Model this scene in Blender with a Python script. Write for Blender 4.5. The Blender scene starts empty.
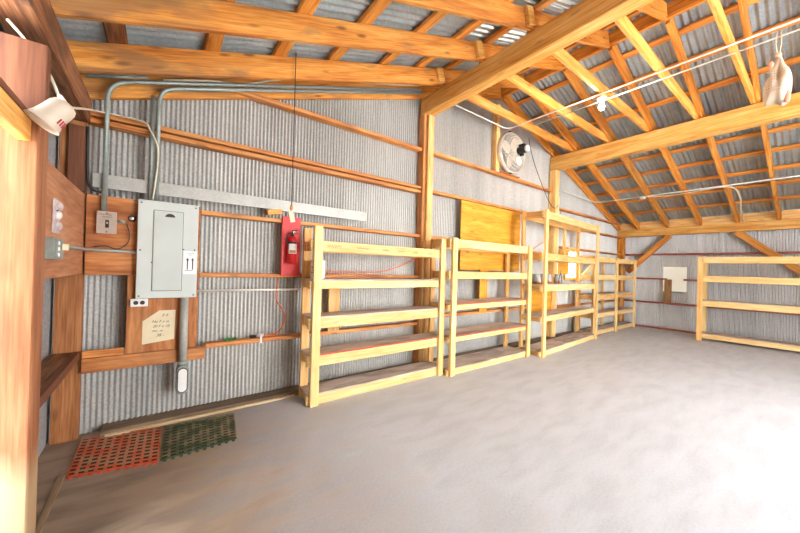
import bpy, bmesh, math, random
from mathutils import Vector, Matrix, noise
random.seed(7)
V = Vector
S = bpy.context.scene
COL = S.collection

# ------------------------------------------------------------------ helpers
def lin(r, g, b):
    f = lambda c: (c/255/12.92) if c/255 <= .04045 else ((c/255+.055)/1.055)**2.4
    return (f(r), f(g), f(b), 1)

def tag(o, label, cat, group=None, kind=None):
    o['label'] = label
    if cat: o['category'] = cat
    if group: o['group'] = group
    if kind: o['kind'] = kind
    return o

def struct(o, label, cat='room'):
    o['label'] = label; o['category'] = cat; o['kind'] = 'structure'
    return o

def empty(name, loc, rz=0.0):
    o = bpy.data.objects.new(name, None)
    o.empty_display_size = .1
    COL.objects.link(o); o.location = loc; o.rotation_euler = (0, 0, rz)
    return o

def link(name, bm, mat, parent=None, smooth=False):
    me = bpy.data.meshes.new(name)
    bmesh.ops.recalc_face_normals(bm, faces=bm.faces)
    bm.to_mesh(me); bm.free()
    if smooth:
        for p in me.polygons: p.use_smooth = True
    if isinstance(mat, (list, tuple)):
        for m in mat: me.materials.append(m)
    else: me.materials.append(mat)
    o = bpy.data.objects.new(name, me)
    COL.objects.link(o)
    if parent: o.parent = parent
    return o

def add_box(bm, lo, hi, M=None, bev=0.0, mi=0):
    b2 = bmesh.new()
    r = bmesh.ops.create_cube(b2, size=1)
    c = (V(lo)+V(hi))/2; s = V(hi)-V(lo)
    for v in b2.verts: v.co = V((v.co.x*s.x, v.co.y*s.y, v.co.z*s.z))+c
    if bev > 0: bmesh.ops.bevel(b2, geom=b2.edges[:], offset=bev, segments=1, affect='EDGES')
    if M is not None: b2.transform(M)
    merge(bm, b2, mi)

def merge(bm, b2, mi=0):
    vm = {}
    for v in b2.verts: vm[v] = bm.verts.new(v.co)
    for f in b2.faces:
        nf = bm.faces.new([vm[v] for v in f.verts]); nf.material_index = mi
        nf.smooth = f.smooth
    b2.free()

def add_lathe(bm, prof, M=None, n=24, mi=0):
    """prof: list of (radius, z); rotated about local Z, then moved by M"""
    b2 = bmesh.new(); rings = []
    for r, z in prof:
        if r < 1e-5: rings.append([b2.verts.new((0, 0, z))])
        else: rings.append([b2.verts.new((r*math.cos(2*math.pi*i/n), r*math.sin(2*math.pi*i/n), z)) for i in range(n)])
    for a, b in zip(rings, rings[1:]):
        for i in range(n):
            j = (i+1) % n
            if len(a) == 1 and len(b) == 1: continue
            if len(a) == 1: b2.faces.new((a[0], b[i], b[j]))
            elif len(b) == 1: b2.faces.new((a[i], b[0], a[j]))
            else: b2.faces.new((a[i], b[i], b[j], a[j]))
    if M is not None: b2.transform(M)
    merge(bm, b2, mi)

def axis_M(p, d):
    d = V(d).normalized()
    return Matrix.Translation(V(p)) @ d.to_track_quat('Z', 'Y').to_matrix().to_4x4()

def fillet(pts, r, n=6):
    pts = [V(p) for p in pts]; out = [pts[0]]
    for a, b, c in zip(pts, pts[1:], pts[2:]):
        u = (a-b); w = (c-b); rr = min(r, u.length*.48, w.length*.48)
        p0 = b+u.normalized()*rr; p2 = b+w.normalized()*rr
        for i in range(n+1):
            t = i/n
            out.append(p0*(1-t)**2+b*2*t*(1-t)+p2*t*t)
    out.append(pts[-1]); return out

def smooth_path(pts, n=6):
    pts = [V(p) for p in pts]; P = [pts[0]*2-pts[1]]+pts+[pts[-1]*2-pts[-2]]; out = []
    for i in range(1, len(P)-2):
        a, b, c, d = P[i-1:i+3]
        for k in range(n):
            t = k/n
            out.append(.5*((2*b)+(c-a)*t+(2*a-5*b+4*c-d)*t*t+(3*b-a-3*c+d)*t**3))
    out.append(pts[-1]); return out

def add_tube(bm, pts, r, n=8, mi=0):
    pts = [V(p) for p in pts]
    b2 = bmesh.new(); rings = []
    t0 = (pts[1]-pts[0]).normalized()
    nrm = t0.orthogonal().normalized()
    for i, p in enumerate(pts):
        if i == 0: t = pts[1]-pts[0]
        elif i == len(pts)-1: t = pts[-1]-pts[-2]
        else: t = (pts[i+1]-pts[i]).normalized()+(pts[i]-pts[i-1]).normalized()
        t = t.normalized()
        nrm = (nrm-t*nrm.dot(t)).normalized()
        bn = t.cross(nrm)
        rings.append([b2.verts.new(p+(nrm*math.cos(2*math.pi*k/n)+bn*math.sin(2*math.pi*k/n))*r) for k in range(n)])
    for a, b in zip(rings, rings[1:]):
        for k in range(n):
            f = b2.faces.new((a[k], a[(k+1) % n], b[(k+1) % n], b[k])); f.smooth = True
    b2.faces.new(rings[0][::-1]); b2.faces.new(rings[-1])
    merge(bm, b2, mi)

def tube(name, pts, r, mat, parent=None, n=10):
    bm = bmesh.new(); add_tube(bm, pts, r, n)
    return link(name, bm, mat, parent)

def board(name, a, b, w, h, mat, parent=None, up=(0, 0, 1), bev=.004, cuts=None):
    """a lumber piece whose centre line runs a -> b; w across, h along 'up'. Local X runs along the grain."""
    a, b = V(a), V(b); x = (b-a); L = x.length; x.normalize()
    y = V(up).cross(x).normalized(); z = x.cross(y)
    bm = bmesh.new()
    add_box(bm, (0, -w/2, -h/2), (L, w/2, h/2), bev=bev)
    if cuts: cuts(bm, L)
    o = link(name, bm, mat, parent)
    M = Matrix((x, y, z)).transposed()
    o.rotation_euler = M.to_euler(); o.location = a
    return o

def boxo(name, lo, hi, mat, parent=None, bev=.003, origin=None):
    """box with its own origin in its lower corner, axis aligned, grain along the longest side"""
    lo, hi = V(lo), V(hi); s = hi-lo
    c = (lo+hi)/2
    ax = max(range(3), key=lambda i: s[i])
    if ax == 0: return board(name, (lo.x, c.y, c.z), (hi.x, c.y, c.z), s.y, s.z, mat, parent, bev=bev)
    if ax == 1: return board(name, (c.x, lo.y, c.z), (c.x, hi.y, c.z), s.x, s.z, mat, parent, bev=bev)
    return board(name, (c.x, c.y, lo.z), (c.x, c.y, hi.z), s.x, s.y, mat, parent, up=(0, 1, 0), bev=bev)

def prism(name, outline, depth, mat, parent=None, M=None, bev=0):
    bm = bmesh.new()
    vs = [bm.verts.new((p[0], p[1], 0)) for p in outline]
    f = bm.faces.new(vs)
    r = bmesh.ops.extrude_face_region(bm, geom=[f])
    for v in [e for e in r['geom'] if isinstance(e, bmesh.types.BMVert)]: v.co.z += depth
    if bev: bmesh.ops.bevel(bm, geom=bm.edges[:], offset=bev, segments=1, affect='EDGES')
    if M is not None: bm.transform(M)
    return link(name, bm, mat, parent)

def text(name, s, size, M, mat, parent=None, shear=0.0, extr=.0004, spacing=1.0):
    cu = bpy.data.curves.new(name, 'FONT'); cu.body = s; cu.size = size; cu.shear = shear
    cu.extrude = extr; cu.align_x = 'CENTER'; cu.align_y = 'CENTER'; cu.space_character = spacing
    cu.materials.append(mat)
    tmp = bpy.data.objects.new(name, cu); COL.objects.link(tmp)
    me = bpy.data.meshes.new_from_object(tmp); bpy.data.objects.remove(tmp)
    o = bpy.data.objects.new(name, me); COL.objects.link(o)
    if parent: o.parent = parent
    o.matrix_local = M
    return o
# text/plate plane on the shelf wall: local x -> X, local y -> Z, local z -> -Y
FACE = lambda x, y, z: Matrix.Translation((x, y, z)) @ Matrix.Rotation(math.pi/2, 4, 'X')

# ------------------------------------------------------------------ materials
def nt(name):
    m = bpy.data.materials.new(name); m.use_nodes = True
    t = m.node_tree; b = t.nodes['Principled BSDF']
    return m, t.nodes, t.links, b

def ramp(N, stops):
    r = N.new('ShaderNodeValToRGB'); e = r.color_ramp.elements
    while len(e) < len(stops): e.new(.5)
    for i, (p, c) in enumerate(stops): e[i].position = p; e[i].color = c
    return r

def wood(name, dark, mid, light, grain=14.0, knots=.5, stain=None, stain_amt=0.0, stain_scale=1.6, rough=.62, stain_lo=.48, vary=.16, bleach=None, eave=0.0):
    m, N, L, b = nt(name)
    tc = N.new('ShaderNodeTexCoord'); oi = N.new('ShaderNodeObjectInfo')
    off = N.new('ShaderNodeVectorMath'); off.operation = 'MULTIPLY_ADD'
    L.new(oi.outputs['Random'], off.inputs[0]); off.inputs[1].default_value = (37, 61, 17); L.new(tc.outputs['Object'], off.inputs[2])
    mp = N.new('ShaderNodeMapping'); mp.inputs['Scale'].default_value = (1.3, grain, grain); L.new(off.outputs[0], mp.inputs['Vector'])
    n1 = N.new('ShaderNodeTexNoise'); n1.inputs['Scale'].default_value = 1.0; n1.inputs['Detail'].default_value = 5; n1.inputs['Distortion'].default_value = .7
    L.new(mp.outputs[0], n1.inputs['Vector'])
    mp2 = N.new('ShaderNodeMapping'); mp2.inputs['Scale'].default_value = (4, grain*7, grain*7); L.new(off.outputs[0], mp2.inputs['Vector'])
    n2 = N.new('ShaderNodeTexNoise'); n2.inputs['Scale'].default_value = 1.0; n2.inputs['Detail'].default_value = 3
    L.new(mp2.outputs[0], n2.inputs['Vector'])
    mx = N.new('ShaderNodeMix'); mx.data_type = 'FLOAT'; mx.inputs[0].default_value = .45
    L.new(n1.outputs['Fac'], mx.inputs[2]); L.new(n2.outputs['Fac'], mx.inputs[3])
    r = ramp(N, [(.36, dark), (.5, mid), (.63, light)]); L.new(mx.outputs[0], r.inputs['Fac'])
    # knots
    mp3 = N.new('ShaderNodeMapping'); mp3.inputs['Scale'].default_value = (3.0, 10, 10); L.new(off.outputs[0], mp3.inputs['Vector'])
    vo = N.new('ShaderNodeTexVoronoi'); vo.inputs['Scale'].default_value = 1.0; L.new(mp3.outputs[0], vo.inputs['Vector'])
    kr = ramp(N, [(.08, (1, 1, 1, 1)), (.2, (0, 0, 0, 1))]); L.new(vo.outputs['Distance'], kr.inputs['Fac'])
    km = N.new('ShaderNodeMath'); km.operation = 'MULTIPLY'; km.inputs[1].default_value = knots; L.new(kr.outputs['Color'], km.inputs[0])
    kmix = N.new('ShaderNodeMix'); kmix.data_type = 'RGBA'
    L.new(km.outputs[0], kmix.inputs[0]); L.new(r.outputs['Color'], kmix.inputs[6])
    kmix.inputs[7].default_value = tuple(c*.35 for c in dark[:3])+(1,)
    out = kmix.outputs[2]
    if stain is not None:
        mp4 = N.new('ShaderNodeMapping'); mp4.inputs['Scale'].default_value = (stain_scale, stain_scale*3.5, stain_scale*3.5); L.new(off.outputs[0], mp4.inputs['Vector'])
        n4 = N.new('ShaderNodeTexNoise'); n4.inputs['Detail'].default_value = 6; n4.inputs['Scale'].default_value = 1.0; n4.inputs['Distortion'].default_value = .8; L.new(mp4.outputs[0], n4.inputs['Vector'])
        sr = ramp(N, [(stain_lo, (0, 0, 0, 1)), (stain_lo+.16, (1, 1, 1, 1))])
        if eave:   # weather has crept in from the eave end
            ex = N.new('ShaderNodeSeparateXYZ'); L.new(tc.outputs['Object'], ex.inputs[0])
            em = N.new('ShaderNodeMapRange'); em.inputs[1].default_value = .3; em.inputs[2].default_value = 2.2; em.inputs[3].default_value = eave; em.inputs[4].default_value = -.02; L.new(ex.outputs[0], em.inputs[0])
            ea = N.new('ShaderNodeMath'); ea.operation = 'ADD'; L.new(n4.outputs['Fac'], ea.inputs[0]); L.new(em.outputs[0], ea.inputs[1]); L.new(ea.outputs[0], sr.inputs['Fac'])
        else: L.new(n4.outputs['Fac'], sr.inputs['Fac'])
        sm = N.new('ShaderNodeMath'); sm.operation = 'MULTIPLY'; sm.inputs[1].default_value = stain_amt; L.new(sr.outputs['Color'], sm.inputs[0])
        smix = N.new('ShaderNodeMix'); smix.data_type = 'RGBA'; L.new(sm.outputs[0], smix.inputs[0]); L.new(out, smix.inputs[6]); smix.inputs[7].default_value = stain
        out = smix.outputs[2]
    if bleach is not None:   # foot of the post, bleached pale up to a ragged edge
        bx = N.new('ShaderNodeSeparateXYZ'); L.new(tc.outputs['Object'], bx.inputs[0])
        ba = N.new('ShaderNodeMath'); ba.operation = 'MULTIPLY_ADD'; L.new(n1.outputs['Fac'], ba.inputs[0]); ba.inputs[1].default_value = .35; L.new(bx.outputs[0], ba.inputs[2])
        bm_ = N.new('ShaderNodeMapRange'); bm_.inputs[1].default_value = .56; bm_.inputs[2].default_value = .72; bm_.inputs[3].default_value = .85; bm_.inputs[4].default_value = 0; L.new(ba.outputs[0], bm_.inputs[0])
        bmix = N.new('ShaderNodeMix'); bmix.data_type = 'RGBA'; L.new(bm_.outputs[0], bmix.inputs[0]); L.new(out, bmix.inputs[6]); bmix.inputs[7].default_value = bleach
        out = bmix.outputs[2]
    hv = N.new('ShaderNodeHueSaturation')
    mr = N.new('ShaderNodeMapRange'); mr.inputs[3].default_value = 1-vary; mr.inputs[4].default_value = 1+vary; L.new(oi.outputs['Random'], mr.inputs[0])
    L.new(mr.outputs[0], hv.inputs['Value']); L.new(out, hv.inputs['Color'])
    L.new(hv.outputs[0], b.inputs['Base Color'])
    b.inputs['Roughness'].default_value = rough
    bp = N.new('ShaderNodeBump'); bp.inputs['Strength'].default_value = .15; bp.inputs['Distance'].default_value = .004
    L.new(mx.outputs[0], bp.inputs['Height']); L.new(bp.outputs[0], b.inputs['Normal'])
    return m

def plain(name, c, rough=.5, metal=0.0, var=.08, scale=30, emit=None, es=0):
    m, N, L, b = nt(name)
    tc = N.new('ShaderNodeTexCoord'); n = N.new('ShaderNodeTexNoise'); n.inputs['Scale'].default_value = scale; n.inputs['Detail'].default_value = 4
    L.new(tc.outputs['Object'], n.inputs['Vector'])
    r = ramp(N, [(.3, tuple(x*(1-var) for x in c[:3])+(1,)), (.7, tuple(min(1, x*(1+var)) for x in c[:3])+(1,))])
    L.new(n.outputs['Fac'], r.inputs['Fac']); L.new(r.outputs['Color'], b.inputs['Base Color'])
    b.inputs['Roughness'].default_value = rough; b.inputs['Metallic'].default_value = metal
    if emit: b.inputs['Emission Color'].default_value = emit; b.inputs['Emission Strength'].default_value = es
    return m

def galvanised(name, base, metal=.25, rough=.45, spangle=.22, sheet=.9, axis=0, streak=.25, tint=None):
    m, N, L, b = nt(name)
    tc = N.new('ShaderNodeTexCoord')
    vo = N.new('ShaderNodeTexVoronoi'); vo.inputs['Scale'].default_value = 70; L.new(tc.outputs['Object'], vo.inputs['Vector'])
    mp = N.new('ShaderNodeMapping'); mp.inputs['Scale'].default_value = (5, 5, 5); mp.inputs['Scale'].default_value[2 if axis != 2 else 0] = .5
    L.new(tc.outputs['Object'], mp.inputs['Vector'])
    n = N.new('ShaderNodeTexNoise'); n.inputs['Scale'].default_value = 1; n.inputs['Detail'].default_value = 6; L.new(mp.outputs[0], n.inputs['Vector'])
    # every sheet its own tone
    sx = N.new('ShaderNodeSeparateXYZ'); L.new(tc.outputs['Object'], sx.inputs[0])
    dv = N.new('ShaderNodeMath'); dv.operation = 'DIVIDE'; L.new(sx.outputs[axis], dv.inputs[0]); dv.inputs[1].default_value = sheet
    fl = N.new('ShaderNodeMath'); fl.operation = 'FLOOR'; L.new(dv.outputs[0], fl.inputs[0])
    wn = N.new('ShaderNodeTexWhiteNoise'); wn.noise_dimensions = '1D'; L.new(fl.outputs[0], wn.inputs['W'])
    def madd(src, k, add):
        x = N.new('ShaderNodeMath'); x.operation = 'MULTIPLY_ADD'; L.new(src, x.inputs[0]); x.inputs[1].default_value = k
        if isinstance(add, (int, float)): x.inputs[2].default_value = add
        else: L.new(add, x.inputs[2])
        return x.outputs[0]
    sc = N.new('ShaderNodeSeparateColor'); L.new(vo.outputs['Color'], sc.inputs[0])
    v = madd(sc.outputs[0], spangle, 1-spangle/2)
    v = madd(n.outputs['Fac'], streak*2, madd(v, 1, -streak))
    v = madd(wn.outputs['Value'], .16, madd(v, 1, -.08))
    mixc = N.new('ShaderNodeMix'); mixc.data_type = 'RGBA'; mixc.blend_type = 'MULTIPLY'; mixc.inputs[0].default_value = 1
    mixc.inputs[6].default_value = base
    cc = N.new('ShaderNodeCombineColor'); [L.new(v, cc.inputs[i]) for i in range(3)]
    L.new(cc.outputs[0], mixc.inputs[7])
    L.new(mixc.outputs[2], b.inputs['Base Color'])
    b.inputs['Metallic'].default_value = metal; b.inputs['Roughness'].default_value = rough
    return m

M = {}
M['beam'] = wood('beam_wood', lin(202, 132, 50), lin(232, 170, 82), lin(246, 202, 124), knots=.35)
M['rafter'] = wood('rafter_wood', lin(178, 98, 28), lin(216, 138, 48), lin(236, 168, 80), knots=.6)
M['rafter_worn'] = wood('worn_rafter_wood', lin(180, 98, 30), lin(216, 138, 52), lin(236, 168, 84), knots=.8, stain=lin(126, 90, 62), stain_amt=.65, stain_lo=.55, eave=.17)
M['joist'] = wood('joist_wood', lin(196, 122, 42), lin(228, 156, 66), lin(242, 188, 104), knots=.6)
M['purlin'] = wood('purlin_wood', lin(186, 104, 34), lin(222, 146, 58), lin(240, 176, 90), knots=.5)
M['weathered'] = wood('weathered_wood', lin(88, 50, 28), lin(140, 88, 54), lin(176, 124, 84), knots=.5, stain=lin(58, 36, 26), stain_amt=.8, stain_lo=.48)
M['girt'] = wood('girt_wood', lin(176, 100, 44), lin(214, 138, 68), lin(232, 168, 100), knots=.5, stain=lin(140, 86, 46), stain_amt=.4)
M['pine'] = wood('new_pine', lin(222, 176, 104), lin(236, 199, 130), lin(244, 217, 158), knots=.35, vary=.08)
M['pine_gold'] = wood('golden_pine', lin(214, 152, 78), lin(234, 184, 110), lin(244, 208, 144), knots=.4, vary=.1)
M['ply'] = wood('yellow_plywood', lin(200, 132, 28), lin(220, 156, 42), lin(232, 176, 68), grain=9, knots=.55, vary=.04)
M['ply_old'] = wood('old_plywood', lin(150, 84, 36), lin(192, 120, 62), lin(214, 150, 92), grain=5, knots=.3, stain=lin(120, 66, 36), stain_amt=.5, vary=.03)
M['ply_red'] = wood('reddish_plywood', lin(160, 100, 64), lin(190, 128, 88), lin(208, 152, 114), grain=7, knots=.15, vary=.03)
M['post_red'] = wood('reddish_post_wood', lin(138, 80, 46), lin(158, 98, 60), lin(176, 118, 78), knots=.35, vary=.02, bleach=lin(186, 160, 122))
M['block'] = wood('brown_block_wood', lin(98, 54, 32), lin(114, 66, 40), lin(132, 80, 50), knots=.3, vary=.03)
M['corner'] = wood('corner_post_wood', lin(128, 76, 38), lin(164, 102, 54), lin(188, 128, 78), knots=.4)
M['deck'] = wood('grey_shelf_board', lin(198, 176, 156), lin(214, 194, 176), lin(226, 210, 194), grain=8, knots=.1, stain=lin(96, 74, 60), stain_amt=.5, vary=.06)
M['sill'] = wood('dusty_sill', lin(98, 78, 58), lin(128, 104, 78), lin(150, 126, 98), grain=8, knots=.1, stain=lin(80, 60, 44), stain_amt=.6)
M['palestrip'] = wood('pale_strip_wood', lin(180, 150, 110), lin(206, 182, 146), lin(226, 208, 178), knots=.15)
M['dirtystrip'] = wood('dirty_strip_wood', lin(128, 104, 78), lin(152, 128, 98), lin(174, 150, 120), knots=.15)
M['red_edge'] = plain('red_edge_paint', lin(206, 70, 44), .6)
M['steel_girt'] = plain('red_primer_girt', lin(160, 86, 62), .6, .0, .15)
M['wall'] = galvanised('galvanised_wall', lin(186, 184, 178), streak=.26, metal=.25, rough=.42)
M['wall_far'] = galvanised('galvanised_far_wall', lin(192, 192, 190), axis=1, streak=.22, metal=.3, rough=.38)
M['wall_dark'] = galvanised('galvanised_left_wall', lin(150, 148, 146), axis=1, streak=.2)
M['roof'] = galvanised('galvanised_roof', lin(172, 186, 190), axis=1, streak=.28, metal=.55, rough=.36)
M['strip'] = galvanised('galvanised_strip', lin(180, 178, 170), metal=.2, rough=.5, sheet=9, spangle=.15)
M['conduit'] = plain('steel_conduit', lin(150, 158, 150), .42, .35, .1)
M['conduit_white'] = plain('white_conduit', lin(226, 222, 208), .5, .05)
M['cable_white'] = plain('white_cable', lin(228, 218, 192), .55)
M['cable_black'] = plain('black_cable', lin(48, 44, 42), .5)
M['cord_orange'] = plain('orange_cord', lin(226, 112, 60), .5)
M['panel'] = plain('grey_panel_paint', lin(204, 209, 202), .42, 0, .04, 4)
M['panel_door'] = plain('grey_door_paint', lin(197, 202, 195), .42, 0, .04, 4)
M['screw'] = plain('screw_metal', lin(110, 112, 108), .4, .6)
M['lampshell'] = plain('lamp_shell', lin(206, 190, 170), .5, 0, .06)
M['black'] = plain('black_plastic', lin(34, 32, 31), .5)
M['dark'] = plain('dark_recess', lin(58, 50, 36), .6)
M['white'] = plain('white_plastic', lin(236, 234, 228), .45, 0, .03)
M['paper'] = plain('note_paper', lin(228, 212, 176), .8, 0, .05, 8)
M['sticker'] = plain('white_sticker', lin(242, 242, 240), .6, 0, .02)
M['ink'] = plain('dark_ink', lin(70, 62, 60), .8)
M['pencil'] = plain('pencil_marks', lin(140, 104, 62), .8)
M['switchbox'] = plain('beige_switch_box', lin(178, 160, 144), .5, 0, .08, 20)
M['oldplate'] = plain('old_pinkish_plate', lin(196, 182, 180), .5, 0, .2, 40)
M['red'] = plain('red_board_paint', lin(232, 58, 58), .5, 0, .08)
M['ext_red'] = plain('extinguisher_red', lin(222, 26, 30), .25, 0, .03)
M['chrome'] = plain('chrome', lin(200, 200, 198), .25, .8)
def dusty(name, c, dust, lo=.42, hi=.6):
    m, N, L, b = nt(name)
    tc = N.new('ShaderNodeTexCoord'); n = N.new('ShaderNodeTexNoise'); n.inputs['Scale'].default_value = 9; n.inputs['Detail'].default_value = 6
    L.new(tc.outputs['Object'], n.inputs['Vector'])
    r = ramp(N, [(lo, c), (hi, dust)]); L.new(n.outputs['Fac'], r.inputs['Fac']); L.new(r.outputs['Color'], b.inputs['Base Color'])
    b.inputs['Roughness'].default_value = .75
    return m
M['mat_red'] = dusty('red_rubber', lin(206, 96, 60), lin(184, 136, 104))
M['mat_green'] = dusty('green_rubber', lin(66, 84, 56), lin(138, 122, 92))
M['mat_red_edge'] = plain('red_rubber_edge', lin(214, 84, 48), .65, 0, .15, 18)
M['mat_green_edge'] = plain('green_rubber_edge', lin(62, 84, 56), .65, 0, .15, 18)
M['soil'] = plain('shade_dark_soil', lin(74, 60, 44), .95, 0, .2, 25)  # dark soil tone, also carrying the shade inside the mat slots
M['wire_grey'] = plain('fan_wire', lin(226, 216, 200), .45, .1)
M['blade'] = plain('fan_blade', lin(226, 214, 196), .5, 0)
M['green_plastic'] = plain('green_plastic', lin(48, 140, 62), .45)
M['jar'] = plain('cloudy_jar', lin(168, 172, 164), .25, 0, .12)
M['jar_brown'] = plain('amber_lid', lin(186, 120, 60), .5)
M['lettering'] = plain('red_lettering', lin(170, 42, 52), .6)
M['whitepanel'] = plain('white_board', lin(250, 249, 244), .7, 0, .02, 3)
M['brownboard'] = wood('brown_board', lin(120, 88, 52), lin(150, 114, 70), lin(172, 138, 92), knots=.3)

def mat_floor():
    m, N, L, b = nt('concrete_floor')
    tc = N.new('ShaderNodeTexCoord')
    def noi(s, d, dist=0, vec=None):
        n = N.new('ShaderNodeTexNoise'); n.inputs['Scale'].default_value = s; n.inputs['Detail'].default_value = d; n.inputs['Distortion'].default_value = dist
        L.new(vec or tc.outputs['Object'], n.inputs['Vector']); return n.outputs['Fac']
    mp = N.new('ShaderNodeMapping'); mp.inputs['Rotation'].default_value = (0, 0, .5); mp.inputs['Scale'].default_value = (1, 3.2, 1); L.new(tc.outputs['Object'], mp.inputs['Vector'])
    big = noi(.7, 8, .8); trow = noi(2.2, 12, .35, mp.outputs[0]); fine = noi(60, 6)
    r1 = ramp(N, [(.36, lin(194, 197, 202)), (.52, lin(202, 205, 210)), (.70, lin(208, 211, 217))]); L.new(trow, r1.inputs['Fac'])
    mx = N.new('ShaderNodeMix'); mx.data_type = 'RGBA'; mx.blend_type = 'OVERLAY'; mx.inputs[0].default_value = .25
    r2 = ramp(N, [(.3, (.3, .3, .3, 1)), (.7, (.7, .7, .7, 1))]); L.new(fine, r2.inputs['Fac'])
    L.new(r1.outputs[0], mx.inputs[6]); L.new(r2.outputs[0], mx.inputs[7])
    # trodden-in soil near the left wall and along the shelf wall
    sx = N.new('ShaderNodeSeparateXYZ'); L.new(tc.outputs['Object'], sx.inputs[0])
    def mr(src, a, bb, c, d):
        x = N.new('ShaderNodeMapRange'); x.inputs[1].default_value = a; x.inputs[2].default_value = bb; x.inputs[3].default_value = c; x.inputs[4].default_value = d; L.new(src, x.inputs[0]); return x.outputs[0]
    def math_(op, a, bb):
        x = N.new('ShaderNodeMath'); x.operation = op
        for i, q in enumerate((a, bb)):
            if isinstance(q, (int, float)): x.inputs[i].default_value = q
            else: L.new(q, x.inputs[i])
        return x.outputs[0]
    left = mr(sx.outputs[0], -.4, 2.1, 1.02, 0.0)
    d = math_('ADD', left, math_('MULTIPLY', math_('SUBTRACT', big, .5), .8))
    d = math_('ADD', d, math_('MULTIPLY', math_('SUBTRACT', trow, .5), .6))
    rs = ramp(N, [(.15, (0, 0, 0, 1)), (.8, (1, 1, 1, 1))]); L.new(d, rs.inputs['Fac'])
    dm = math_('MULTIPLY', rs.outputs[0], .85)
    mx2 = N.new('ShaderNodeMix'); mx2.data_type = 'RGBA'; L.new(dm, mx2.inputs[0]); L.new(mx.outputs[2], mx2.inputs[6])
    r3 = ramp(N, [(.35, lin(116, 90, 62)), (.6, lin(156, 128, 96))]); L.new(trow, r3.inputs['Fac']); L.new(r3.outputs[0], mx2.inputs[7])
    L.new(mx2.outputs[2], b.inputs['Base Color']); b.inputs['Roughness'].default_value = .7
    bp = N.new('ShaderNodeBump'); bp.inputs['Strength'].default_value = .12; bp.inputs['Distance'].default_value = .006
    L.new(trow, bp.inputs['Height']); L.new(bp.outputs[0], b.inputs['Normal'])
    return m
M['floor'] = mat_floor()

def mat_sack():
    m, N, L, b = nt('printed_sack_cloth')
    tc = N.new('ShaderNodeTexCoord')
    mp = N.new('ShaderNodeMapping'); mp.inputs['Scale'].default_value = (1, 62, 34); L.new(tc.outputs['Object'], mp.inputs['Vector'])
    sx = N.new('ShaderNodeSeparateXYZ'); L.new(mp.outputs[0], sx.inputs[0])
    def m1(op, a, bb=None):
        x = N.new('ShaderNodeMath'); x.operation = op
        for i, q in enumerate((a, bb)):
            if q is None: continue
            if isinstance(q, (int, float)): x.inputs[i].default_value = q
            else: L.new(q, x.inputs[i])
        return x.outputs[0]
    fy = m1('FRACT', sx.outputs[1]); fz = m1('FRACT', sx.outputs[2])
    a = m1('LESS_THAN', fy, .5); c = m1('LESS_THAN', fz, .3); k = m1('MULTIPLY', a, c)
    n = N.new('ShaderNodeTexNoise'); n.inputs['Scale'].default_value = 9; L.new(tc.outputs['Object'], n.inputs['Vector'])
    k = m1('MULTIPLY', k, m1('GREATER_THAN', n.outputs['Fac'], .45))
    s2 = N.new('ShaderNodeSeparateXYZ'); L.new(tc.outputs['Object'], s2.inputs[0])
    k = m1('MULTIPLY', k, m1('LESS_THAN', m1('ABSOLUTE', m1('ADD', s2.outputs[2], .47)), .12))
    k = m1('MULTIPLY', k, .6)
    mx = N.new('ShaderNodeMix'); mx.data_type = 'RGBA'; L.new(k, mx.inputs[0]); mx.inputs[6].default_value = lin(210, 192, 168); mx.inputs[7].default_value = lin(120, 96, 88)
    L.new(mx.outputs[2], b.inputs['Base Color']); b.inputs['Roughness'].default_value = .85
    return m
M['sack'] = mat_sack()

def mat_glass():
    m, N, L, b = nt('window_glass')
    b.inputs['Base Color'].default_value = (.95, .97, .98, 1); b.inputs['Roughness'].default_value = .02
    b.inputs['Transmission Weight'].default_value = 1; b.inputs['IOR'].default_value = 1.1
    return m
M['glass'] = mat_glass()
def mat_fibre():
    m, N, L, b = nt('milky_panel')
    b.inputs['Base Color'].default_value = lin(250, 248, 240); b.inputs['Roughness'].default_value = .6
    t = N.new('ShaderNodeBsdfTranslucent'); t.inputs['Color'].default_value = lin(240, 238, 226)
    n = N.new('ShaderNodeTexNoise'); n.inputs['Scale'].default_value = 5; r = ramp(N, [(.3, (.06, .06, .06, 1)), (.7, (.12, .12, .12, 1))]); L.new(n.outputs['Fac'], r.inputs['Fac'])
    mx = N.new('ShaderNodeMixShader'); L.new(r.outputs['Color'], mx.inputs[0]); L.new(b.outputs[0], mx.inputs[1]); L.new(t.outputs[0], mx.inputs[2])
    L.new(mx.outputs[0], N['Material Output'].inputs['Surface'])
    return m
M['fibreglass'] = mat_fibre()

# ------------------------------------------------------------------ dimensions
XL, XR, YW = -.64, 10.56, 3.57           # outer sheets: left wall, right wall, shelf wall
XC, ZC, SL = 4.85, 4.476, .34            # ridge line (underside of rafters) and slope
YF = -3.2                                # front edge of what is built
zr = lambda x: ZC-SL*abs(x-XC)           # underside of rafters
TOP = .25                                # sheet above rafter underside

# ------------------------------------------------------------------ setting
bm = bmesh.new(); add_box(bm, (XL-.1, YF-.6, -.12), (XR+.1, YW+.1, 0))
struct(link('floor', bm, M['floor']), 'grey trowelled concrete floor with brown soil near the left wall', 'floor')

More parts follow.
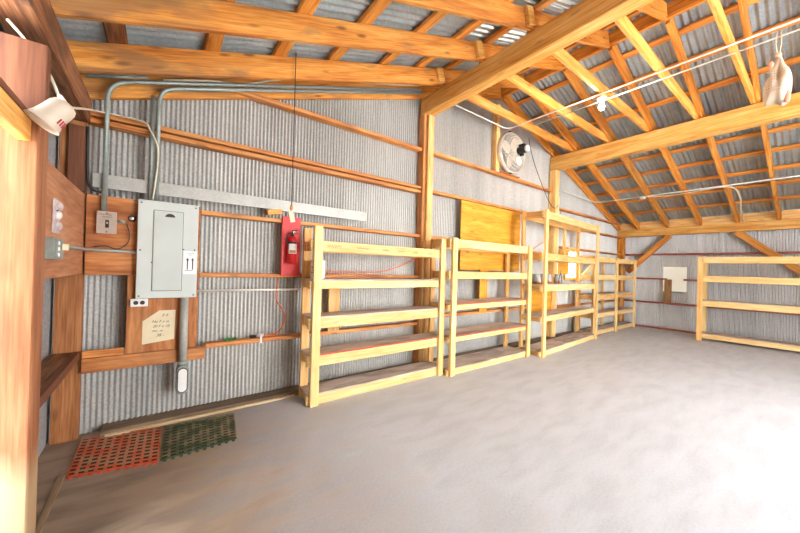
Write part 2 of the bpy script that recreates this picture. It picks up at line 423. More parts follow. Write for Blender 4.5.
def corrugated(name, U, P, pitch, amp, umax, rows, mat, holes=(), per=8):
    """P(u, v, a): a point of the sheet; rows(u) -> (v0, v1); holes (u0, u1, v0, v1)"""
    bm = bmesh.new(); n = int(umax/pitch*per); cols = []
    vb = sorted({h[2] for h in holes} | {h[3] for h in holes})
    for i in range(n+1):
        u = umax*i/n; a = amp*math.sin(2*math.pi*u/pitch); v0, v1 = rows(u)
        vs = [v0]+[min(max(x, v0), v1) for x in vb]+[v1]
        cols.append((u, [bm.verts.new(P(u, v, a)) for v in vs], vs))
    for (u0, A, va), (u1, B, vbb) in zip(cols, cols[1:]):
        for k in range(len(A)-1):
            um = (u0+u1)/2; vm = (va[k]+va[k+1])/2
            if any(h[0] < um < h[1] and h[2] < vm < h[3] for h in holes): continue
            f = bm.faces.new((A[k], B[k], B[k+1], A[k+1])); f.smooth = True
    return link(name, bm, mat)

WIN = (7.36, 7.90, 1.30, 1.88)
o = corrugated('wall_back', None, lambda u, v, a: (XL+u, YW+a, v), .036, .0095, XR-XL, lambda u: (-.02, zr(XL+u)+TOP+.035), M['wall'],
               holes=[(WIN[0]-XL, WIN[1]-XL, WIN[2], WIN[3])])
struct(o, 'galvanised corrugated end wall behind the wooden shelves', 'wall')
o = corrugated('wall_right', None, lambda u, v, a: (XR+a, YF+u, v), .040, .0075, YW-YF, lambda u: (.0, zr(XR)+TOP), M['wall_far'],
               holes=[(2.09-YF, 2.56-YF, 1.0, 1.62)])
struct(o, 'galvanised corrugated wall at the far right', 'wall')
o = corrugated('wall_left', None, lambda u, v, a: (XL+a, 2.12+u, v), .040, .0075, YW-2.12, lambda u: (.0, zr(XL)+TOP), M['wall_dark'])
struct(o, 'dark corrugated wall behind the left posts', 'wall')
o = corrugated('wall_left', None, lambda u, v, a: (XL+a, YF+u, v), .040, .0075, 1.93-YF, lambda u: (.0, zr(XL)+TOP), M['wall_dark'])  # unseen wall added to hold back light from the guessed side doorway
struct(o, 'added unseen corrugated left wall, narrowing the guessed side doorway to cut its light', 'wall')
zs = lambda x: zr(x)+TOP
LIGHT_DOOR = (2.3, 5.8, 3.4)  # invented doorway in an unseen front wall, placed to let light in
o = corrugated('wall_front_added', None, lambda u, v, a: (XL+u, YF-.1+a, v), .040, .0075, XR-XL, lambda u: (.0, zr(XL+u)+TOP), M['wall'],
               holes=[(LIGHT_DOOR[0]-XL, LIGHT_DOOR[1]-XL, -1, LIGHT_DOOR[2])])
struct(o, 'added unseen corrugated front wall, its doorway shaped to let light in, behind the camera', 'wall')
n_ = V((SL, 0, 1)).normalized()
o = corrugated('ceiling_right', None, lambda u, v, a: (v, YF+u, zs(v)+.0135+a), .076, .0125, YW+.12-YF, lambda u: (XC, XR+.25), M['roof'])
struct(o, 'corrugated metal roof sheets over the right slope', 'ceiling')
o = corrugated('ceiling_left', None, lambda u, v, a: (v, YF+u, zs(v)+.0135+a), .076, .0125, YW+.12-YF, lambda u: (XL-.25, XC), M['roof'])
struct(o, 'corrugated metal roof sheets over the left slope', 'ceiling')
o = boxo('baseboard_back', (-.33, 3.41, 0), (XR-.02, YW+.03, .048), M['sill']); struct(o, 'dusty sill along the foot of the shelf wall', 'baseboard')
o = boxo('trim_1', (-.30, 3.385, 0), (1.20, 3.408, .022), M['palestrip']); struct(o, 'pale wooden strip on the floor in front of the sill', 'trim')
o = boxo('baseboard_left', (-.475, .2, 0), (-.44, 2.93, .012), M['dirtystrip']); struct(o, 'worn strip set in the floor beside the left post', 'baseboard')
o = boxo('baseboard_right', (10.44, YF, 0), (10.53, 3.40, .04), M['steel_girt']); struct(o, 'reddish sill along the foot of the far right wall', 'baseboard')

# window in the shelf wall
w = empty('window_1', (WIN[0], YW, WIN[2])); struct(w, 'small bright window in the shelf wall behind the tall shelf', 'window')
W_, H_ = WIN[1]-WIN[0], WIN[3]-WIN[2]
for a, b in (((-.06, -.05, -.06), (W_+.06, .02, 0)), ((-.06, -.05, H_), (W_+.06, .02, H_+.09)), ((-.06, -.05, 0), (0, .02, H_)), ((W_, -.05, 0), (W_+.06, .02, H_))):
    boxo('frame_board', a, b, M['pine_gold'], w)
bm = bmesh.new(); add_box(bm, (0, .0, 0), (W_, .006, H_)); link('pane', bm, M['glass'], w)

# ------------------------------------------------------------------ timber frame
ORD = ['first', 'second', 'third', 'fourth', 'fifth', 'sixth', 'seventh', 'eighth', 'ninth', 'tenth', 'eleventh']
RY = [3.51, 3.05, 2.42, 1.80, 1.18, .58, -.03, -.64]
RH, RT = .205, .042
def rafter(x0, x1, y, mat, name='rafter', t=RT, h=RH, dz=0):
    a = V((x0, y+t/2, zr(x0)+dz)); b = V((x1, y+t/2, zr(x1)+dz))
    d = (b-a).normalized(); up = V((-d.z, 0, d.x))
    hh = h*d.x
    return board(name, a+V((0, 0, h/2)), b+V((0, 0, h/2)), t, hh, mat, up=up)
where = ['against the shelf wall', 'second from the shelf wall', 'third from the shelf wall', 'fourth from the shelf wall', 'fifth from the shelf wall',
         'sixth from the shelf wall', 'seventh from the shelf wall', 'eighth from the shelf wall']
for i, y in enumerate(RY):
    if i <= 3:
        o = rafter(XL-.1, 2.90, y, M['rafter_worn'] if i else M['rafter_worn'])
        tag(o, 'weathered lower rafter on the left roof slope, '+where[i], 'rafter', 'left slope rafters')
    if i <= 5:
        o = rafter(2.905, XC-.062, y+(.0 if i else 0), M['rafter'])
        tag(o, 'short upper rafter on the left slope by the ridge, '+where[i], 'rafter', 'upper left rafters')
    o = rafter(XC+.062, XR+.1, y, M['rafter'])
    tag(o, 'orange rafter on the right roof slope, '+where[i], 'rafter', 'right slope rafters')
    if i in (1, 2, 3):   # splice block beside the joint left of the main beam
        x = 2.80
        o = rafter(2.80, 2.90, y-.043, M['beam'], 'splice_block', h=.19, dz=.008)
        tag(o, 'short splice block nailed at the rafter joint, '+where[i], 'block', 'rafter splice blocks')
    if 1 <= i <= 6:
        yc = y+RT+.002
        o = board('ceiling_joist', (2.97, yc+.02, 3.835+.068), (6.76, yc+.02, 3.835+.068), .04, .135, M['joist'])
        tag(o, 'horizontal tie joist between the two long beams, %s from the shelf wall' % ORD[i-1], 'joist', 'tie joists')
# ridge board
o = board('ridge_board', (XC, YF, ZC+.12), (XC, YW, ZC+.12), .04, .19, M['rafter']); tag(o, 'ridge board along the peak of the roof', 'board')
# purlins on top of the rafters
def purlin(x, label, mat, grp, w=.10):
    s = -1 if x > XC else 1
    d = V((1, 0, s*SL)).normalized(); up = V((-d.z, 0, d.x))
    c = V((x, 0, zr(x)+RH+.0235))
    o = board('purlin', c+V((0, YF, 0)), c+V((0, YW, 0)), w, .038, mat, up=up)
    tag(o, label, 'purlin', grp)
lx = [-.27, .31, .85, 1.38, 2.0, 2.53, 3.02, 3.60, 4.15, 4.62]
for i, x in enumerate(lx):
    purlin(x, ('dark weathered' if i == 0 else 'orange')+' purlin on the left roof slope, %s up from the eave' % ORD[i], M['weathered'] if i == 0 else M['purlin'], 'left slope purlins', w=.115)
rx = [9.87, 9.27, 8.77, 8.22, 7.70, 7.05, 6.40, 5.80, 5.31, 4.98]
for i, x in enumerate(rx):
    purlin(x, 'orange purlin on the right roof slope, %s up from the eave' % ORD[i], M['purlin'], 'right slope purlins', w=.085)
# long beams
o = boxo('roof_beam', (2.95, YF, 3.585), (3.11, 3.52, 3.825), M['beam'], bev=.008); tag(o, 'big pale beam running overhead from the tall post by the first shelf', 'beam')
o = boxo('roof_beam', (6.575, YF, 3.545), (6.74, 3.54, 3.825), M['beam'], bev=.008); tag(o, 'long beam under the right roof slope, above the fan wall post', 'beam')
o = boxo('wall_plate', (10.33, YF, 2.43), (10.49, 3.54, 2.63), M['beam'], bev=.006); tag(o, 'heavy plate beam along the top of the far right wall', 'beam')
for i in range(len(RY)-1):
    o = boxo('eave_block', (10.36, RY[i+1]+RT+.01, 2.635), (10.40, RY[i]-.01, 2.82), M['pine_gold'])
    tag(o, 'pale blocking between rafter ends over the far wall beam, %s from the corner' % ORD[i], 'block', 'eave blocks')
o = boxo('wall_plate', (-.61, YF, 2.47), (-.45, 3.54, 2.655), M['weathered'], bev=.008); tag(o, 'dark weathered plate beam along the top of the left wall', 'beam')
# posts
o = boxo('wall_post', (2.945, 3.43, .048), (3.07, 3.545, 3.58), M['girt'], bev=.006); tag(o, 'tall brown post behind the big overhead beam end', 'post')
o = boxo('post_facing', (2.995, 3.385, 1.80), (3.10, 3.427, 3.58), M['pine_gold'], bev=.004); tag(o, 'pale facing board on the upper half of the tall brown post', 'board')
o = boxo('post_facing', (2.965, 3.398, .05), (3.075, 3.427, 1.69), M['pine'], bev=.004); tag(o, 'pale facing board on the lower half of the tall post, behind the first shelf', 'board')
o = boxo('post_block', (2.96, 3.39, 1.70), (3.20, 3.427, 1.795), M['pine_gold'], bev=.004); tag(o, 'short block under the pale facing board, above the shelf gap', 'block')
o = boxo('wall_post', (6.56, 3.40, .048), (6.71, 3.545, 3.54), M['pine_gold'], bev=.008); tag(o, 'golden post under the right long beam, behind the tall shelf', 'post')
o = boxo('corner_post', (10.33, 3.40, .048), (10.49, 3.55, 2.425), M['rafter'], bev=.006); tag(o, 'orange post in the far right corner', 'post')
o = boxo('corner_post', (-.615, 3.47, .0), (-.462, 3.55, 2.465), M['corner'], bev=.006); tag(o, 'brown post in the near left corner behind the red mat', 'post')
o = boxo('door_post', (-.62, 2.10, 0), (-.432, 2.25, 2.015), M['post_red'], bev=.006); tag(o, 'thick reddish post at the left edge, standing on the floor', 'post')
o = boxo('wood_block', (-.64, 2.10, 2.02), (-.412, 2.15, 2.35), M['block'], bev=.006); tag(o, 'brown block on top of the reddish left post', 'block')
o = boxo('door_header', (-.50, .35, 1.905), (-.455, 2.095, 2.0), M['beam'], bev=.004); tag(o, 'orange header board reaching toward the left post top', 'board')
o = boxo('header_cap', (-.53, .35, 2.003), (-.455, 2.095, 2.032), M['block'], bev=.003); tag(o, 'thin brown strip lying on the orange header board', 'board')
o = boxo('far_post', (10.33, -.12, 0), (10.49, .03, 2.425), M['rafter'], bev=.006); tag(o, 'orange post on the far right wall behind the low rack', 'post')
# braces on far wall
def brace(y0, z0, y1, z1, lab):
    o = board('knee_brace', (10.375, y0, z0), (10.375, y1, z1), .05, .13, M['rafter'], up=(1, 0, 0) if False else (0, -(z1-z0), (y1-y0)))
    tag(o, lab, 'brace')
brace(3.30, 1.46, 2.40, 2.41, 'diagonal brace from the far corner post up to the wall beam')
brace(.10, 1.36, 1.22, 2.42, 'diagonal brace at the right edge, crossing behind the low rack')

# girts on the shelf wall (laid flat, 10 cm deep)
GY0, GY1 = 3.455, 3.552
def girt(x0, x1, z, lab, mat='girt', y0=GY0):
    o = boxo('wall_girt', (x0, y0, z-.02), (x1, GY1, z+.02), M[mat], bev=.003); tag(o, lab, 'girt', 'shelf wall girts')
girt(-.45, 2.94, 2.545, 'orange girt rising past the conduits, left of the tall post')
girt(-.45, 2.94, 2.488, 'darker girt doubled under the orange girt, left of the tall post')
girt(.55, 2.94, 3.085, 'upper girt under the left roof slope, left of the tall post')
girt(.305, 2.94, 1.862, 'girt under the long metal strip, behind the red extinguisher board')
girt(.305, 2.94, 1.285, 'girt at switch height between the plywood and the tall post')
girt(.372, 2.94, .625, 'low girt with cord end and green scrap lying on it')
girt(3.115, 6.555, 2.53, 'girt above the yellow plywood sheet, between the two posts', 'girt')
girt(3.115, 6.555, 3.10, 'girt just under the fan, between the two posts')
girt(3.115, 3.755, 1.86, 'short girt left of the yellow plywood sheet')
girt(3.115, 6.555, 1.27, 'girt behind the second shelf under the yellow plywood')
girt(3.115, 6.555, .70, 'low girt behind the second shelf')
girt(6.715, 10.32, 3.07 if False else 2.78, 'upper girt right of the fan wall post, under the roof')
girt(6.715, 10.32, 2.42, 'girt above the small window, behind the tall shelf')
girt(6.715, 7.29, 1.95, 'short girt left of the small window top')
girt(7.97, 10.32, 1.95, 'girt right of the small window top')
girt(7.97, 10.32, 1.30, 'girt right of the small window, behind the corner shelf')
girt(6.715, 10.32, .66, 'low girt behind the corner shelf')
# steel girts on the right wall
def rg(y0, y1, z, lab):
    o = boxo('wall_girt', (10.44, y0, z-.022), (10.545, y1, z+.022), M['steel_girt'], bev=.003); tag(o, lab, 'girt', 'far wall girts')
rg(YF, 3.39, 1.945, 'reddish girt across the far right wall, above the low rack')
rg(2.47, 3.39, 1.305, 'short reddish girt left of the white panel')
rg(YF, 2.13, 1.30, 'reddish girt from the white panel to the right edge')
rg(YF, 3.39, .68, 'lowest reddish girt across the far right wall')
w2 = empty('window_2', (10.53, 2.09, 1.0)); struct(w2, 'white translucent window panel in the far right wall', 'window')
boxo('pane', (.042, -.03, -.03), (.048, .50, .65), M['fibreglass'], w2, bev=0)
o = boxo('panel_board', (10.42, 2.35, .705), (10.438, 2.50, 1.30), M['brownboard'], bev=.002); tag(o, 'brown upright board in front of the white panel', 'board')
o = boxo('panel_ledge', (10.515, 2.16, .955), (10.548, 2.40, .995), M['conduit'], bev=.002); tag(o, 'grey ledge under the white panel', 'ledge')

# plywood and boards on the shelf wall
pb = empty('backing_board', (-.45, 3.435, .5)); tag(pb, 'worn orange plywood backing behind the grey breaker panel', 'plywood')
boxo('upper_sheet', (0, 0, .78), (.75, .018, 1.405), M['ply_old'], pb, bev=.001)
boxo('lower_sheet', (.255, 0, .135), (.75, .018, .778), M['ply_old'], pb, bev=.001)
boxo('bottom_board', (0, -.012, .02), (.815, .018, .132), M['ply_old'], pb, bev=.002)
boxo('ledge_board', (0, 0, .135), (.25, .018, .19), M['girt'], pb, bev=.002)
o = boxo('plywood_sheet', (3.76, 3.435, 1.40), (5.37, 3.453, 2.49), M['ply'], bev=.001); tag(o, 'bright yellow plywood sheet behind the second shelf', 'plywood')
o = boxo('plywood_sheet', (5.76, 3.435, .60), (6.55, 3.453, 1.22), M['ply'], bev=.001); tag(o, 'orange plywood piece behind the tall shelf, low on the wall', 'plywood')
o = boxo('plywood_sheet', (6.73, 3.435, 1.36), (7.28, 3.453, 1.90), M['ply'], bev=.001); tag(o, 'small plywood piece beside the bright window', 'plywood')
o = boxo('wall_stud', (1.575, 3.425, .648), (1.715, 3.453, 1.262), M['pine_gold']); tag(o, 'short upright board behind the first shelf, between two girts', 'stud')
o = boxo('wall_stud', (4.22, 3.41, .72), (4.42, 3.434, 1.42), M['ply']); tag(o, 'upright board under the yellow plywood, behind the second shelf', 'stud')
o = boxo('wall_stud', (4.62, 3.455, 3.125), (4.72, 3.552, 4.30), M['pine_gold']); tag(o, 'upright stud left of the fan', 'stud')
o = boxo('fan_board', (4.73, 3.42, 3.122), (5.30, 3.553, 3.142), M['girt']); tag(o, 'thin board lying on the girt below the fan', 'board')
# metal strip
sp = empty('metal_strip', (-.42, 3.43, 1.965)); tag(sp, 'long flat galvanised strip along the wall above the breaker panel', 'strip')
boxo('face', (0, 0, 0), (2.46, .004, .11), M['strip'], sp, bev=.001)
boxo('lip', (0, .005, .106), (2.46, .02, .11), M['strip'], sp, bev=.001)

# left wall fittings
o = boxo('plywood_sheet', (-.482, 2.252, 1.29), (-.463, 3.468, 1.90), M['ply_red'], bev=.001); tag(o, 'reddish plywood sheet between left post and corner', 'plywood')
o = boxo('wall_girt', (-.60, 2.252, 1.86), (-.49, 3.465, 1.90), M['weathered']); tag(o, 'girt behind the top of the reddish plywood, left wall', 'girt')
lsf = empty('wall_ledge', (-.462, 2.252, .63)); tag(lsf, 'narrow plank ledge on the left wall between two posts', 'ledge')
boxo('plank', (-.165, 0, .03), (-.04, 1.215, .055), M['weathered'], lsf); boxo('front_rail', (-.038, 0, 0), (0, 1.215, .058), M['block'], lsf)
cb = boxo('corner_board', (-.56, 3.43, 1.92), (-.462, 3.468, 2.42), M['block']); tag(cb, 'short dark board on the corner post above the plywood', 'board')

# ------------------------------------------------------------------ shelving units
def unit(name, label, loc, rz, W, D, H, legs, rails, mats, top=None, red=(), sub=None, rail_h=.098):
    """local x along the front, local y into the wall. rails: list of (z_bottom, z_top, has_deck)"""
    t = empty(name, loc, rz); tag(t, label, 'shelf')
    lw, lt = .086, .04
    pm, gm = mats
    for x in legs:
        boxo('leg', (x, 0, 0), (x+lw, lt, H), pm, t)
        boxo('leg', (x+.01, D-lt, 0), (x+.01+lw, D, H), gm, t)
    xe = legs[-1]+lw
    for z0, z1, deck in rails:
        rt = z1-(.016 if deck else 0)
        boxo('front_rail', (.006-.03, lt+.001, z0), (xe+.012, lt+.04, rt), pm if random.random() < .75 else gm, t)
        boxo('back_rail', (.02, D-lt-.04, z0), (xe, D-lt-.001, rt), gm, t)
        for x in (legs[0]+.045, legs[-1]+.02):
            boxo('side_rail', (x-.02, lt+.042, z0+.004), (x+.02, D-lt-.042, rt-.002), gm, t)
        if deck:
            boxo('deck', (.0, lt+.001, rt+.0005), (xe, D-lt-.002, z1), M['deck'], t, bev=.001)
            if deck == 2:
                boxo('edge_strip', (.002, lt-.0025, rt+.001), (xe-.002, lt+.0005, z1), M['red_edge'], t, bev=0)
    return t

uA = unit('storage_shelf', 'long pine storage shelf nearest the breaker panel, with faint pencilled top rail', (1.23, 3.035, 0), 0, 1.82, .36, 1.80, [0, 1.735],
     [(0.0, .112, 1), (.384, .506, 2), (.765, .885, 1), (1.166, 1.262, 1), (1.55, 1.655, 0)], (M['pine'], M['pine_gold']))
for x, s, sz in ((.24, 'CUTTING', .046), (.58, 'SPRAYS', .036), (.88, 'OILS', .034), (1.16, 'PAINT', .03), (1.42, 'NAILS', .03)):
    pass
def scribble(name, x, z, w, h, n, parent, y, seed, mat, r=.0016):
    rnd = random.Random(seed); pts = []
    for i in range(n*2+1):
        pts.append((x-w/2+w*i/(n*2), y, z+h/2*(1 if i % 2 else -1)*rnd.uniform(.45, 1.0)))
    return tube(name, smooth_path(pts, 4), r, mat, parent, 5)
for i, (x, w, n) in enumerate(((.26, .17, 7), (.60, .15, 8), (.90, .10, 5), (1.13, .09, 4), (1.36, .08, 4), (1.60, .08, 4))):
    scribble('pencil_writing', x-.03, 1.607-.003*i, w, .034 if i == 0 else .022, n, uA, .0395, 20+i, M['pencil'])

uB = unit('storage_shelf', 'second pine storage shelf, in front of the yellow plywood', (3.075, 2.925, 0), 0, 1.87, .47, 1.82, [0, 1.785],
     [(0.0, .085, 1), (.434, .515, 2), (.858, .945, 2), (1.275, 1.375, 0), (1.695, 1.81, 0)], (M['pine'], M['pine_gold']))
uC = unit('storage_shelf', 'tallest pine shelf, standing in front of the golden post', (5.05, 2.755, 0), math.atan2(.175, 2.43), 2.52, .44, 2.43, [0, 2.45],
     [(0.0, .095, 1), (.568, .668, 1), (1.075, 1.19, 1), (1.60, 1.72, 0), (2.30, 2.42, 0)], (M['pine'], M['pine_gold']))
boxo('stud', (1.72, .40, 1.72), (1.80, .438, 2.30), M['pine_gold'], uC)
uD = unit('storage_shelf', 'corner pine shelf with three front legs, next to the far right wall', (7.62, 3.045, 0), 0, 2.6, .35, 1.79, [0, 1.28, 2.51],
     [(0.02, .115, 1), (.40, .50, 1), (.81, .93, 1), (1.25, 1.37, 0), (1.67, 1.785, 0)], (M['pine'], M['pine_gold']))
board('brace', (.10, .31, 1.30), (.95, .31, 1.72), .04, .09, M['pine'], uD)

# low rack on the right wall
uF = empty('wall_rack', (9.48, 1.70, 0)); tag(uF, 'low pine rack along the far right wall, cut by the right edge', 'rack')
def frack():
    # runs along -Y; depth along +X
    D = .50; L = 2.3
    for k, y in enumerate((-.088, -2.28)):
        boxo('leg', (0, y, 0), (.04, y+.086, 1.825), M['pine'] if k else M['pine_gold'], uF)
        boxo('leg', (D-.04, y+.0, 0), (D, y+.086, 1.825), M['pine'], uF)
    for z0, z1, deck in ((.055, .155, 1), (.755, .885, 1), (1.283, 1.414, 0), (1.693, 1.822, 0)):
        boxo('front_rail', (.041, -L, z0), (.08, -.002, z1-(.012 if deck else 0)), M['pine'], uF)
        boxo('back_rail', (D-.08, -L, z0), (D-.041, -.002, z1-(.012 if deck else 0)), M['pine'], uF)
        if deck == 1: boxo('deck', (.041, -L, z1-.0115), (D-.041, -.002, z1), M['deck'], uF, bev=.001)
frack()

# ------------------------------------------------------------------ electrical
P = empty('breaker_panel', (-.14, 3.385, 1.09)); tag(P, 'big grey breaker panel on the plywood backing', 'breaker panel')
boxo('box', (.015, .0, .015), (.405, .048, .80), M['panel'], P)
boxo('cover', (0, -.012, 0), (.42, -.0005, .815), M['panel'], P, bev=.004)
dr = boxo('door', (.105, -.019, .065), (.305, -.0125, .735), M['panel_door'], P, bev=.003)
bm = bmesh.new(); add_box(bm, (.100, -.0135, .06), (.104, -.0122, .74)); add_box(bm, (.306, -.0135, .06), (.310, -.0122, .74)); add_box(bm, (.104, -.0135, .736), (.306, -.0122, .740)); add_box(bm, (.104, -.0135, .06), (.306, -.0122, .064))
link('door_gap', bm, M['screw'], P)
lt = prism('latch', [(.035*math.cos(a), .028*math.sin(a)-.012) for a in [math.pi*i/10 for i in range(11)]], .004, M['dark'], P, FACE(.215, -.0185, .70))
for (x, z) in ((.022, .022), (.398, .022), (.022, .79), (.398, .79), (.022, .40), (.398, .42), (.316, .42), (.10, .30)):
    bm = bmesh.new(); add_lathe(bm, [(0, 0), (.007, 0), (.005, .004), (0, .005)], axis_M((x, -.012, z), (0, -1, 0)), 12); link('screw', bm, M['screw'], P)
st = boxo('sticker', (.318, -.0145, .205), (.415, -.0125, .405), M['sticker'], P, bev=0)
# sticker marks: two upright arrows over a base line, small print above
for x in (.347, .385):
    prism('arrow', [(-.004, -.05), (.004, -.05), (.0045, .032), (.011, .032), (0, .054), (-.011, .032), (-.0045, .032)], .0008, M['ink'], P, FACE(x, -.0146, .295))
boxo('sticker_line', (.330, -.0154, .236), (.385, -.0146, .240), M['ink'], P, bev=0)
text('sticker_print', 'THIS SIDE', .013, FACE(.367, -.0148, .386), M['ink'], P)
text('sticker_print', 'UP', .013, FACE(.367, -.0148, .371), M['ink'], P)

sw = empty('switch_box', (-.385, 3.395, 1.607)); tag(sw, 'small beige switch box left of the breaker panel', 'switch box')
boxo('box', (0, 0, 0), (.115, .0385, .17), M['switchbox'], sw, bev=.004)
boxo('cover', (-.002, -.006, -.002), (.117, -.0005, .172), M['switchbox'], sw, bev=.003)
boxo('switch_slot', (.05, -.009, .045), (.072, -.0065, .105), M['black'], sw, bev=.001)
boxo('toggle', (.056, -.022, .075), (.066, -.009, .09), M['switchbox'], sw, bev=.002)
for x, z in ((.058, .012), (.058, .158)):
    bm = bmesh.new(); add_lathe(bm, [(0, 0), (.005, 0), (.004, .003), (0, .004)], axis_M((x, -.006, z), (0, -1, 0)), 10); link('screw', bm, M['black'], sw)
scribble('writing', .05, .148, .07, .014, 6, sw, -.0068, 3, M['ink'], .0011); scribble('writing', .06, .13, .06, .012, 5, sw, -.0068, 4, M['ink'], .0011)
o = tube('connector', [(.1175, .02, .115), (.165, .02, .10)], .012, M['conduit'], sw)

ie = empty('indicator_eye', (-.178, 3.434, 1.745)); tag(ie, 'small shiny round eye on the plywood between switch box and panel', 'light sensor')
bm = bmesh.new(); add_lathe(bm, [(0, 0), (.026, 0), (.026, .008), (.02, .016), (0, .022)], axis_M((0, 0, 0), (0, -1, 0)), 20); link('bezel', bm, M['cable_black'], ie, True)
bm = bmesh.new(); add_lathe(bm, [(0, .0225), (.012, .021), (.016, .0175)], axis_M((0, -.0, 0), (0, -1, 0)), 16); link('lens', bm, M['chrome'], ie, True)

ol = empty('wall_outlet', (-.172, 3.40, 1.022)); tag(ol, 'white double outlet lying sideways below the breaker panel', 'outlet')
boxo('plate', (0, 0, 0), (.114, .012, .066), M['white'], ol, bev=.004)
boxo('box', (.006, .0125, .004), (.108, .034, .062), M['conduit'], ol)
for x in (.036, .078):
    bm = bmesh.new(); add_lathe(bm, [(0, 0), (.0165, 0), (.0165, .002), (0, .003)], axis_M((x, 0, .033), (0, -1, 0)), 18); link('socket', bm, M['ink'], ol)

# papers
nb = empty('paper_note', (-.09, 3.4325, .70)); tag(nb, 'handwritten paper note with a cut corner on the plywood', 'note')
prism('sheet', [(0, 0), (.22, .025), (.225, .28), (.11, .28), (0, .195)], .002, M['paper'], nb, FACE(0, 0, 0))
for s, x, z, sz in (('F F', .15, .235, .034), ('No F x m', .12, .185, .030), ('20 F x 10', .125, .145, .030), ('mo  m', .10, .108, .028), ('38 -', .12, .068, .034)):
    text('handwriting', s, sz, FACE(x, -.0026, z) @ Matrix.Rotation(-.03, 4, 'Z'), M['ink'], nb, shear=.3)

def one(name, label, cat, pts, r, mat, n=10, group=None):
    o = tube(name, pts, r, M[mat], None, n); tag(o, label, cat, group); return o
Yc = 3.41
one('conduit', 'grey conduit bending from the switch box up along the rafter', 'conduit', fillet([(-.348, Yc, 1.782), (-.348, Yc, 2.80), (2.86, Yc, 3.875)], .14), .017, 'conduit')
one('conduit', 'grey conduit bending from the breaker panel up along the rafter', 'conduit', fillet([(-.025, Yc, 1.906), (-.025, Yc, 2.86), (2.86, Yc, 3.835)], .12), .017, 'conduit')
one('conduit', 'short grey conduit rising straight from the panel beside the white cable', 'conduit', [(-.065, Yc-.005, 1.906), (-.065, Yc-.005, 2.78)], .014, 'conduit')
lb = empty('conduit_drop', (.195, 3.386, .26)); tag(lb, 'thick conduit dropping from the breaker panel to a pull box', 'conduit')
tube('pipe', [(0, 0, .25), (0, 0, .828)], .031, M['strip'], lb, 16)
bm = bmesh.new(); add_tube(bm, [(0, 0, .235), (0, 0, .275)], .037, 16); link('coupling', bm, M['conduit'], lb)
def pill(w, h, n=10): return [(w*math.cos(a), (h-w)*(1 if math.sin(a) >= 0 else -1)+w*math.sin(a)) for a in [2*math.pi*(i+.5)/(2*n) for i in range(2*n)]]
prism('pull_box', pill(.047, .125), .07, M['conduit'], lb, FACE(0, .03, .115), bev=.006)
prism('gasket', pill(.038, .108), .003, M['ink'], lb, FACE(0, -.0405, .115))
prism('cover', pill(.032, .100), .006, M['white'], lb, FACE(0, -.0436, .115), bev=.002)
one('conduit', 'thin conduit along the wall from the panel toward the first shelf', 'conduit', [(.29, 3.43, 1.14), (1.24, 3.43, 1.14)], .011, 'conduit_white')
one('conduit', 'thin conduit from the left wall box around the corner to the panel', 'conduit', fillet([(-.436, 2.51, 1.475), (-.436, 3.41, 1.475), (-.142, 3.41, 1.47)], .05), .011, 'conduit')
lbx = empty('junction_box', (-.46, 2.33, 1.395)); tag(lbx, 'grey outlet box on the reddish plywood, left wall', 'outlet box')
boxo('box', (0, 0, 0), (.045, .17, .11), M['conduit'], lbx, bev=.004)
boxo('cover', (.0455, .004, .004), (.05, .166, .106), M['conduit'], lbx, bev=.002)
for z in (.025, .055, .085): 
    bm = bmesh.new(); add_lathe(bm, [(0, 0), (.011, 0), (.009, .004), (0, .005)], axis_M((.0502, .05, z), (1, 0, 0)), 12); link('socket', bm, M['white'], lbx)
boxo('plug', (.0505, .115, .05), (.075, .14, .085), M['paper'], lbx, bev=.003)
pl = empty('wall_plate_fitting', (-.461, 2.50, 1.54)); tag(pl, 'tall scuffed switch plate on the reddish plywood, left wall', 'switch plate')
boxo('plate', (0, 0, 0), (.012, .12, .185), M['oldplate'], pl, bev=.004)
for z, yy in ((.04, .065), (.10, .055), (.15, .075)):
    bm = bmesh.new(); add_lathe(bm, [(0, 0), (.024, 0), (.022, .012), (.01, .018), (0, .019)], axis_M((.0122, yy, z), (1, 0, 0)), 16); link('socket', bm, M['oldplate'] if z != .10 else M['white'], pl)
boxo('slot', (.0122, .03, .118), (.016, .07, .126), M['ink'], pl, bev=.001)

# cables
one('cable', 'white cable from the flood lamp down to the breaker panel', 'cable',
    smooth_path([(-.56, 2.2, 2.455), (-.515, 2.2, 2.40), (-.47, 2.195, 2.335), (-.432, 2.2, 2.27), (-.412, 2.2, 2.222), (-.391, 2.2, 2.163), (-.37, 2.26, 2.15), (-.385, 2.8, 2.34), (-.375, 3.38, 2.54), (-.133, 3.375, 2.54), (-.08, 3.37, 2.485), (-.025, 3.37, 2.35), (-.025, 3.37, 2.17), (-.047, 3.385, 1.915)], 8), .0065, 'cable_white', 8)
one('cable', 'loose white cable strung along the rafter above the conduits', 'cable',
    smooth_path([(.0, 3.44, 2.955), (.35, 3.42, 3.07), (.62, 3.42, 3.14), (1.05, 3.43, 3.36), (1.5, 3.43, 3.52), (2.2, 3.43, 3.73), (2.85, 3.43, 3.94)], 8), .009, 'cable_white', 8)
one('cable', 'black cable looping down the near left corner', 'cable', smooth_path([(-.455, 3.43, 2.42), (-.45, 3.43, 2.1), (-.44, 3.42, 1.98), (-.40, 3.42, 1.935), (-.35, 3.425, 1.93)], 8), .010, 'cable_black', 8)
one('cable', 'thin dark wire hanging from the switch box to the thin conduit', 'cable', smooth_path([(-.21, 3.41, 1.70), (-.19, 3.41, 1.62), (-.20, 3.41, 1.54), (-.26, 3.40, 1.49), (-.33, 3.40, 1.51), (-.40, 3.41, 1.50)], 8), .004, 'cable_black', 6)
one('conduit', 'short grey pipe tucked under the second left rafter', 'conduit', [(-.46, 3.32, 2.76), (-.10, 3.32, 2.885)], .013, 'conduit')
